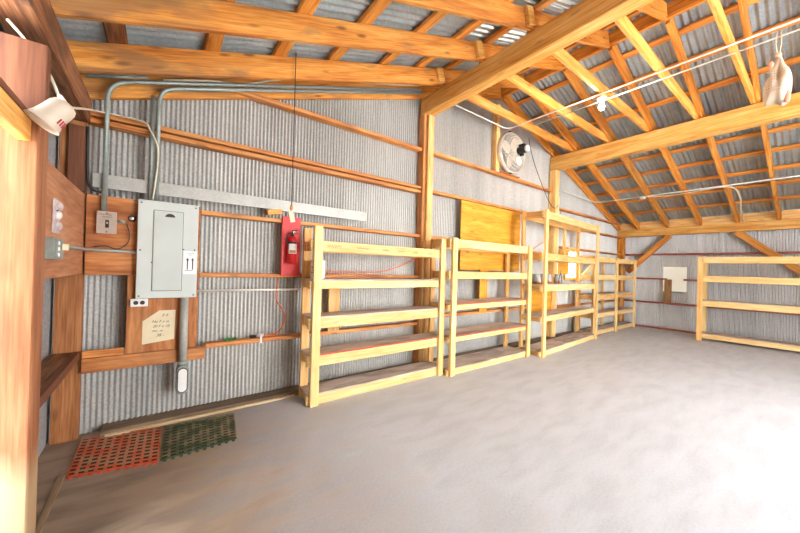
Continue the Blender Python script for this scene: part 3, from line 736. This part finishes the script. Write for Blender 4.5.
one('extension_cord', 'orange cord hanging below the red board onto the low girt', 'cord', smooth_path([(1.0, 3.425, 1.27), (.99, 3.43, 1.05), (1.06, 3.44, .93), (1.085, 3.44, .83), (1.05, 3.44, .73), (.98, 3.49, .664), (.93, 3.50, .658), (.90, 3.50, .658)], 8), .0075, 'cord_orange', 8)
ce = empty('cord_end', (.76, 3.50, .646)); tag(ce, 'white and black cord end lying on the low girt', 'plug')
bm = bmesh.new(); add_tube(bm, [(0, 0, .016), (.06, 0, .016)], .015, 10); link('black_end', bm, M['black'], ce)
bm = bmesh.new(); add_tube(bm, [(.062, 0, .02), (.132, 0, .02)], .019, 10); add_box(bm, (.085, -.06, -.05), (.105, -.05, .03), bev=.002); add_box(bm, (.085, -.055, .02), (.105, 0, .03), bev=.002); link('white_end', bm, M['white'], ce)
gs = bmesh.new()
for k in range(5): add_lathe(gs, [(0, 0), (.014, 0), (.018, .008), (.01, .02), (0, .022)], Matrix.Translation((.02*k-.04, .006*(k % 2), .006*(k % 3 == 1))), 8)
o = link('green_scrap', gs, M['green_plastic']); o.location = (.585, 3.50, .646); tag(o, 'small bright green plastic scrap on the low girt', 'scrap')
one('extension_cord', 'orange cord sagging along the wall behind the first shelf', 'cord', smooth_path([(1.30, 3.43, 1.335), (1.8, 3.43, 1.335), (2.25, 3.43, 1.345), (2.50, 3.43, 1.40), (2.72, 3.43, 1.48), (2.90, 3.42, 1.57)], 8), .0075, 'cord_orange', 8)
one('extension_cord', 'orange cord slanting across the wall behind the tall shelf', 'cord', smooth_path([(5.70, 3.42, 1.80), (6.0, 3.42, 1.93), (6.45, 3.38, 2.14)], 6), .008, 'cord_orange', 8)

# ------------------------------------------------------------------ fire extinguisher
o = boxo('red_board', (1.03, 3.425, 1.285), (1.225, 3.452, 1.91), M['red'], bev=.003); tag(o, 'red painted board on the wall behind the extinguisher', 'board')
fe = empty('fire_extinguisher', (1.118, 3.37, 1.42)); tag(fe, 'red fire extinguisher with black valve on a red board', 'fire extinguisher')
bm = bmesh.new(); add_lathe(bm, [(0, 0), (.042, 0), (.047, .006), (.047, .235), (.043, .258), (.03, .272), (.018, .278), (0, .278)], None, 28); link('cylinder', bm, M['ext_red'], fe, True)
bm = bmesh.new(); add_lathe(bm, [(.0474, .205), (.0476, .205), (.0476, .225), (.0474, .225)], None, 28); link('band', bm, M['black'], fe, True)
bm = bmesh.new()
for i in range(10):
    a0 = math.radians(-150+12*i); a1 = math.radians(-150+12*(i+1))
    q = [bm.verts.new((.0478*math.cos(a), .0478*math.sin(a), z)) for a, z in ((a0, .10), (a1, .10), (a1, .20), (a0, .20))]; bm.faces.new(q)
link('label_sheet', bm, M['sticker'], fe)
bm = bmesh.new()
for i in range(7):
    a0 = math.radians(-140+12*i); a1 = math.radians(-140+12*(i+1))
    q = [bm.verts.new((.0481*math.cos(a), .0481*math.sin(a), z)) for a, z in ((a0, .105), (a1, .105), (a1, .135), (a0, .135))]; bm.faces.new(q)
link('label_print', bm, M['jar_brown'], fe)
bm = bmesh.new(); add_lathe(bm, [(.017, .278), (.017, .30), (.012, .305), (.012, .325), (0, .326)], None, 14); link('valve', bm, M['black'], fe)
board('lever', (-.012, -.012, .335), (.05, -.035, .350), .016, .008, M['black'], fe); board('handle', (-.012, -.012, .315), (.05, -.035, .308), .016, .008, M['black'], fe)
bm = bmesh.new(); add_lathe(bm, [(0, 0), (.015, 0), (.015, .01), (0, .012)], axis_M((.012, -.014, .322), (.2, -1, 0)), 14); link('gauge', bm, M['chrome'], fe)
tube('hose', smooth_path([(-.012, 0, .31), (-.045, -.01, .30), (-.055, -.01, .26), (-.053, -.01, .20)], 6), .007, M['black'], fe)
boxo('bracket', (-.03, .0478, .10), (.03, .0545, .16), M['black'], fe)
# pull cord and tag
pc = empty('pull_cord', (.985, 3.015, 1.87)); tag(pc, 'thin dark cord hanging from a left rafter, paper tag at its end', 'cord')
tube('cord', [(0, 0, .08), (0, 0, 1.52)], .0045, M['dark'], pc, 6)
bm = bmesh.new(); add_box(bm, (-.022, -.002, -.07), (.022, .002, .03), Matrix.Rotation(-.25, 4, 'Y'), bev=.0005); link('paper_tag', bm, M['paper'], pc)
bm = bmesh.new(); add_lathe(bm, [(0, 0), (.012, .005), (.016, .025), (.01, .05), (0, .055)], Matrix.Translation((0, 0, .04)), 12); link('knob', bm, M['rafter'], pc)
o = board('wood_scrap', (.87, 3.43, 1.925), (1.015, 3.44, 1.955), .07, .05, M['purlin']); tag(o, 'broken wood scrap lying on the girt above the red board', 'wood scrap')

# ------------------------------------------------------------------ left flood lamp
fl = empty('flood_lamp', (-.37, 2.0, 2.02)); tag(fl, 'white flood lamp with red lettering hanging by the left post block', 'lamp')
fd = V((-.55, -.12, -.83)).normalized()
MM = axis_M((0, 0, 0), fd) @ Matrix.Scale(.8, 4)
bm = bmesh.new(); add_lathe(bm, [(0, -.085), (.03, -.084), (.05, -.07), (.058, -.05), (.06, 0), (.064, .04), (.072, .07), (.078, .078), (.074, .08), (.066, .072), (.055, .03), (0, .02)], MM, 32); link('shade', bm, M['lampshell'], fl, True)
for k in range(5):
    a = -.5+.25*k
    mm = MM @ Matrix.Rotation(a-1.2, 4, 'Z') @ Matrix.Translation((.0635, 0, .03)) @ Matrix.Rotation(.12, 4, 'Y')
    bm = bmesh.new(); add_box(bm, (-.001, -.004, -.017), (.002, .004, .017), mm, bev=.0005); link('letter', bm, M['lettering'], fl)
tube('bracket', [(.035, .01, .05), (-.0, .085, .11)], .010, M['white'], fl)

# ------------------------------------------------------------------ floor mats
def mat_grid(name, label, FL, FR, BR, BL, nu, nv, mat, edge):
    FL, FR, BR, BL = [V((*p, 0)) for p in (FL, FR, BR, BL)]
    Q = lambda u, v: (FL*(1-u)+FR*u)*(1-v)+(BL*(1-u)+BR*u)*v
    bm = bmesh.new(); z0, z1 = .008, .012
    def bar(u0, u1, v0, v1, z0=z0, z1=z1):
        P8 = [bm.verts.new(Q(u, v)+V((0, 0, z))) for z in (z0, z1) for u, v in ((u0, v0), (u1, v0), (u1, v1), (u0, v1))]
        for f in ((3, 2, 1, 0), (4, 5, 6, 7), (0, 1, 5, 4), (1, 2, 6, 5), (2, 3, 7, 6), (3, 0, 4, 7)): bm.faces.new([P8[i] for i in f])
    bu, bv = .019, .015
    for j in range(nv+1):
        v = j/nv; bar(0, 1, max(0, v-bv), min(1, v+bv))
    for j in range(nv):
        for i in range(nu+1):
            u = (i+(.5 if (j % 2 and False) else 0))/nu
            bar(max(0, u-bu), min(1, u+bu), j/nv+bv, (j+1)/nv-bv)
    o = link(name, bm, mat)
    bm = bmesh.new()
    if True:
        bar(0, 1, -.001, .012, .004, .0135)
        for i in range(nu):
            p = Q((i+.5)/nu, 0)
            add_lathe(bm, [(0, 0), (.011, 0), (.011, .0105), (0, .011)], Matrix.Translation(p+V((0, -.011, 0))), 10)
    link('toothed_edge', bm, edge, o)
    bm = bmesh.new(); bm.faces.new([bm.verts.new(Q(u, v)+V((0, 0, .0015))) for u, v in ((.01, .01), (.99, .01), (.99, .99), (.01, .99))])  # dark sheet: slot shade under the raised mat, with dirt, put into its colour
    d = link('soil_and_shade_sheet', bm, M['soil'], o); d['kind'] = 'stuff'
    return tag(o, label, 'mat')
mat_grid('floor_mat', 'red rubber drainage mat in the left corner', (-.436, 2.90), (.036, 2.785), (.062, 3.35), (-.435, 3.455), 10, 11, M['mat_red'], M['mat_red_edge'])
mat_grid('floor_mat', 'dark green rubber drainage mat next to the red one', (.048, 2.785), (.536, 2.81), (.60, 3.30), (.075, 3.35), 10, 11, M['mat_green'], M['mat_green_edge'])

# ------------------------------------------------------------------ fan
fn = empty('wall_fan', (4.98, 3.36, 3.50)); tag(fn, 'round wire-caged wall fan with black motor, high under the roof', 'fan')
R_ = .345
bm = bmesh.new()
def ring(bm, r, y, t=.0035, n=36): add_tube(bm, [(r*math.cos(2*math.pi*i/n), y, r*math.sin(2*math.pi*i/n)) for i in range(n+1)], t, 6)
for k in range(1, 9):
    rr = R_*k/8; ring(bm, rr, -.10*(1-(k/8)**4), .0045)
for k in range(44):
    a = 2*math.pi*k/44
    add_tube(bm, [(R_*q*math.cos(a), -.10*(1-q**4), R_*q*math.sin(a)) for q in (.12, .4, .65, .85, .95, 1)], .0042, 5)
link('cage', bm, M['wire_grey'], fn)
bm = bmesh.new()
prof = [(R_-.004, -.002), (R_+.008, -.002), (R_+.008, .10), (R_-.004, .10), (R_-.004, -.002)]
add_lathe(bm, [(r, y) for r, y in prof], Matrix.Rotation(-math.pi/2, 4, 'X'), 40); link('shroud', bm, M['wire_grey'], fn, True)
for k in range(4):
    bm = bmesh.new(); a = 2*math.pi*k/4+.4
    nn = 6; g = []
    for i in range(nn+1):
        q = .06+(R_*.86-.06)*i/nn; wv = .06+.11*math.sin(math.pi*min(1, .25+.6*i/nn))
        g.append([(q, -.012*i/nn-.02+.05, -wv/2), (q, .02+.02, wv/2)])
    rot = Matrix.Rotation(a, 4, 'Y')
    vs = [[bm.verts.new(rot @ V(p)) for p in row] for row in g]
    for r0, r1 in zip(vs, vs[1:]): bm.faces.new((r0[0], r1[0], r1[1], r0[1]))
    o = link('blade', bm, M['blade'], fn); md = o.modifiers.new('thick', 'SOLIDIFY'); md.thickness = .004
bm = bmesh.new(); add_lathe(bm, [(0, 0), (.055, 0), (.062, .01), (.062, .15), (.05, .16), (0, .16)], axis_M((0, -.09, 0), (0, -1, 0)), 24); link('motor', bm, M['black'], fn)
bm = bmesh.new(); add_lathe(bm, [(0, 0), (.055, 0), (.055, .03), (.04, .045), (0, .05)], axis_M((0, -.251, 0), (0, -1, 0)), 24); link('motor_cap', bm, M['white'], fn, True)
bm = bmesh.new(); add_box(bm, (-.03, -.22, .063), (.03, -.12, .10), bev=.003); add_box(bm, (-.025, -.2, -.10), (.025, -.14, -.063), bev=.003); link('motor_box', bm, M['black'], fn)
bm = bmesh.new(); add_lathe(bm, [(0, 0), (.075, 0), (.075, .006), (0, .008)], axis_M((.02, -.098, -.17), (0, -1, 0)), 24); link('badge', bm, M['white'], fn)
boxo('mount', (-.03, .06, .353), (.03, .095, .40), M['black'], fn); boxo('mount', (-.03, .02, -.357), (.03, .095, -.352), M['black'], fn)
one('cable', 'thin black fan cable hanging down to the golden post', 'cable', smooth_path([(5.55, 3.42, 3.93), (5.60, 3.40, 3.70), (5.75, 3.38, 3.4), (6.05, 3.37, 3.02), (6.3, 3.37, 2.78), (6.50, 3.37, 2.72), (6.62, 3.37, 2.80)], 8), .006, 'cable_black', 6)
one('conduit', 'white conduit running down the right side of the golden post', 'conduit', [(6.725, 3.41, .35), (6.725, 3.41, 3.0)], .012, 'conduit_white')
one('cable', 'small wire loop hanging right of the golden post', 'cable', smooth_path([(6.95, 3.53, 2.86), (7.05, 3.53, 2.80), (7.04, 3.53, 2.70), (6.95, 3.53, 2.68), (6.90, 3.53, 2.74), (6.93, 3.53, 2.80)], 8), .005, 'cable_black', 6)

# ------------------------------------------------------------------ ceiling conduits, bulb, sack
one('conduit', 'white conduit under the tie joists, bending from the fan wall', 'conduit', fillet([(3.40, 3.30, 3.815), (4.70, 3.30, 3.815), (4.70, YF, 3.815)], .14), .010, 'conduit_white')
one('conduit', 'second white conduit beside the first, under the tie joists', 'conduit', [(4.90, 2.9, 3.815), (4.90, YF, 3.815)], .008, 'conduit_white')
lbp = empty('light_bulb', (4.70, 1.84, 3.775)); tag(lbp, 'glowing bare bulb in a white holder under the tie joists', 'light bulb')
bm = bmesh.new(); add_lathe(bm, [(0, -.015), (.055, -.015), (.055, -.03), (.03, -.05), (.024, -.075), (0, -.075)], None, 20); link('holder', bm, M['white'], lbp, True)
bm = bmesh.new(); add_lathe(bm, [(.014, -.076), (.016, -.09), (.03, -.115), (.036, -.14), (.03, -.165), (.016, -.178), (0, -.18)], None, 20)
M['bulb'] = plain('bulb_glow', (1, .96, .88, 1), .3, emit=(1, .94, .84, 1), es=260); link('bulb', bm, M['bulb'], lbp, True)
# sack
sk = empty('hanging_sack', (4.80, .305, 3.80)); tag(sk, 'white printed cloth sack hanging by strings from the ceiling conduit', 'sack')
out = [(.305, 3.60), (.32, 3.53), (.355, 3.50), (.375, 3.455), (.345, 3.42), (.385, 3.37), (.41, 3.30), (.40, 3.22), (.405, 3.13), (.385, 3.105), (.33, 3.115), (.30, 3.10), (.275, 3.065), (.245, 3.08), (.225, 3.16), (.21, 3.26), (.213, 3.36), (.235, 3.44), (.262, 3.48), (.275, 3.54), (.29, 3.595)]
cy, cz = .305, 3.29
bm = bmesh.new(); rings = []
for s, dx in ((1.0, 0), (.93, .045), (.78, .075), (.5, .098), (.2, .108)):
    for sg in ((-1, 1) if dx else (1,)):
        rings.append((sg*dx, s, [bm.verts.new((sg*dx*(.35+.65*min(1, max(0, (3.60-z)/.25))), cy+(y-cy)*s-.305, cz+(z-cz)*s-3.80)) for y, z in out]))
front = [rings[0]]+[r for r in rings if r[0] > 0]; back = [rings[0]]+[r for r in rings if r[0] < 0]
for seq in (front, back):
    for a, b in zip(seq, seq[1:]):
        for i in range(len(out)):
            j = (i+1) % len(out); bm.faces.new((a[2][i], a[2][j], b[2][j], b[2][i]))
    bm.faces.new(seq[-1][2])
so = link('cloth', bm, M['sack'], sk, True); sd = so.modifiers.new('soft', 'SUBSURF'); sd.levels = 1; sd.render_levels = 1
for dy in (-.012, .014):
    tube('string', [(0.0, dy*.4, -.21), (0, dy*1.4, -.10), (0.004, dy, .012)], .004, M['cable_white'], sk, 6)
bm = bmesh.new(); add_lathe(bm, [(0, -.03), (.02, -.02), (.026, 0), (.02, .02), (0, .03)], Matrix.Translation((0, 0, -.215)) , 10); link('knot', bm, M['sack'], sk, True)
bm = bmesh.new(); add_lathe(bm, [(0, 0), (.02, .01), (.028, .07), (.018, .15), (0, .17)], Matrix.Translation((-.045, -.060, -.72)), 10)
link('red_patch', bm, plain('faded_red_cloth', lin(224, 150, 124), .85), sk, True)
bm = bmesh.new(); add_lathe(bm, [(0, 0), (.016, .01), (.022, .05), (0, .10)], Matrix.Translation((-.035, .045, -.345)), 10)
link('red_flap', bm, plain('faded_red_flap', lin(220, 158, 130), .85), sk, True)

# lower conduit on the right slope
zx = lambda x: zr(x)-.018
one('conduit', 'white conduit under the right slope rafters, bending from the shelf wall', 'conduit', fillet([(6.95, 3.435, 3.15), (8.62, 3.435, 3.15), (8.66, 3.0, 3.155), (8.66, YF, 3.155)], .18), .012, 'conduit_white')
jb = empty('junction_box', (8.66, 2.50, 3.13)); tag(jb, 'round white junction box on the right slope conduit', 'junction box')
bm = bmesh.new(); add_lathe(bm, [(0, -.03), (.05, -.03), (.055, -.02), (.055, .012), (0, .012)], None, 20); link('box', bm, M['conduit_white'], jb)
one('cable', 'second white cable lying beside the right slope conduit', 'cable', smooth_path([(8.70, 2.45, 3.145), (8.74, 1.9, 3.118), (8.70, 1.3, 3.145), (8.71, 1.12, 3.13)], 8), .007, 'cable_white', 6)
one('cable', 'white cable loop dropping from the conduit to the far wall beam', 'cable', smooth_path([(8.69, 1.13, 3.13), (8.85, 1.06, 3.09), (9.2, 1.04, 2.96), (9.7, 1.08, 2.80), (10.28, 1.10, 2.645)], 8), .012, 'cable_white', 6)

# ------------------------------------------------------------------ small things on the shelves
def jug(name, label, loc, r, h, mat, capm, group=None, cat='bottle'):
    t = empty(name, loc); tag(t, label, cat, group)
    bm = bmesh.new(); add_lathe(bm, [(0, 0), (r*.94, 0), (r, .01), (r, h*.68), (r*.8, h*.8), (r*.35, h*.88), (r*.35, h*.9), (0, h*.9)], None, 18); link('body', bm, mat, t, True)
    bm = bmesh.new(); add_lathe(bm, [(0, h*.901), (r*.42, h*.901), (r*.42, h), (0, h)], None, 14); link('cap', bm, capm, t)
    return t
wc = empty('white_canister', (1.345, 3.22, 1.2625)); tag(wc, 'white canister with red print behind the first shelf leg', 'canister')
bm = bmesh.new(); add_lathe(bm, [(0, 0), (.07, 0), (.074, .006), (.074, .165), (.07, .172), (0, .172)], None, 24); link('body', bm, M['white'], wc, True)
bm = bmesh.new(); add_lathe(bm, [(0, .1725), (.077, .1725), (.077, .195), (.07, .2), (0, .2)], None, 24); link('lid', bm, M['white'], wc)
for z, a0, a1 in ((.06, 190, 232), (.09, 200, 225), (.115, 190, 236)):
    bm = bmesh.new()
    for i in range(6):
        p, q = [math.radians(a0+(a1-a0)*k/6) for k in (i, i+1)]
        bm.faces.new([bm.verts.new((.0748*math.cos(t), .0748*math.sin(t), zz)) for t, zz in ((p, z), (q, z), (q, z+.013), (p, z+.013))])
    link('print', bm, M['lettering'], wc)
# shelf C local -> world
cs, sn = math.cos(uC.rotation_euler.z), math.sin(uC.rotation_euler.z)
def onC(x, y, z): return (5.05+x*cs-y*sn, 2.755+x*sn+y*cs, z)
jl = ['leftmost cloudy jar on the tall shelf', 'second cloudy jar from the left on the tall shelf', 'third cloudy jar from the left on the tall shelf', 'fourth cloudy jar on the tall shelf, left of the pliers', 'cloudy jar on the tall shelf, nearest the window']
for i, x in enumerate((.14, .30, .44, .72, 1.02)):
    t = empty('glass_jar', onC(x, .24+.03*(i % 2), 1.1905)); tag(t, jl[i], 'jar', 'jars on the tall shelf')
    bm = bmesh.new(); add_lathe(bm, [(0, .0), (.05, 0), (.055, .01), (.055, .11), (.04, .135), (.04, .15), (0, .15)], None, 16); link('body', bm, M['jar'], t, True)
    bm = bmesh.new(); add_lathe(bm, [(.0555, .008), (.0565, .008), (.0565, .045), (.0555, .045)], None, 16); link('band', bm, M['jar_brown'], t, True)
    bm = bmesh.new(); add_lathe(bm, [(0, .151), (.044, .151), (.044, .175), (0, .176)], None, 16); link('lid', bm, M['conduit'], t)
o = board('wood_offcut', onC(.05, .27, 1.735), onC(.75, .27, 1.735), .06, .03, M['girt']); tag(o, 'flat wood offcut on the upper rails of the tall shelf', 'wood scrap')
pls = empty('pliers', onC(.88, .12, 1.1905)); tag(pls, 'black handled tool leaning on the tall shelf, right of the jars', 'tool')
for s in (-1, 1):
    tube('handle', smooth_path([(s*.004, 0, .19), (s*.03, 0, .15), (s*.055, 0, .08), (s*.06, 0, .008)], 6), .007, M['black'], pls)
bm = bmesh.new(); add_box(bm, (-.016, -.006, .185), (.016, .006, .205), bev=.002); add_box(bm, (-.009, -.005, .2), (.009, .005, .25), bev=.003); link('jaws', bm, M['screw'], pls)
tb = empty('tool_box', (7.95, 3.20, .5005)); tag(tb, 'small black box on the low deck of the corner shelf', 'box')
boxo('body', (-.12, -.07, 0), (.12, .07, .10), M['black'], tb, bev=.006); boxo('lid', (-.125, -.075, .1005), (.125, .075, .125), M['black'], tb, bev=.005)
tube('handle', smooth_path([(-.06, 0, .125), (-.05, 0, .16), (.05, 0, .16), (.06, 0, .125)], 4), .006, M['black'], tb)

# ------------------------------------------------------------------ light
w = bpy.data.worlds.new('day'); S.world = w; w.use_nodes = True
N, L = w.node_tree.nodes, w.node_tree.links
bg = N['Background']; bg.inputs['Color'].default_value = (.96, .98, 1.0, 1); bg.inputs['Strength'].default_value = 9.0

# ------------------------------------------------------------------ camera
cd = bpy.data.cameras.new('camera'); cam = bpy.data.objects.new('camera', cd); COL.objects.link(cam); S.camera = cam
yaw, pit, roll, f = 0.646130131, 0.00482134966, -0.0276897365, 321.090243
fw = V((math.sin(yaw)*math.cos(pit), math.cos(yaw)*math.cos(pit), math.sin(pit)))
r = fw.cross(V((0, 0, 1))).normalized(); d = fw.cross(r)
r2 = r*math.cos(roll)+d*math.sin(roll); d2 = -r*math.sin(roll)+d*math.cos(roll)
cam.matrix_world = Matrix.Translation((0, 0, 1.4)) @ Matrix((r2, -d2, -fw)).transposed().to_4x4()
cd.sensor_width = 36; cd.lens = f/800*36; cd.clip_start = .02

S.view_settings.view_transform = 'Standard'; S.view_settings.look = 'None'
S.view_settings.gamma = 1; S.view_settings.use_curve_mapping = False
S.view_settings.exposure = 1.0
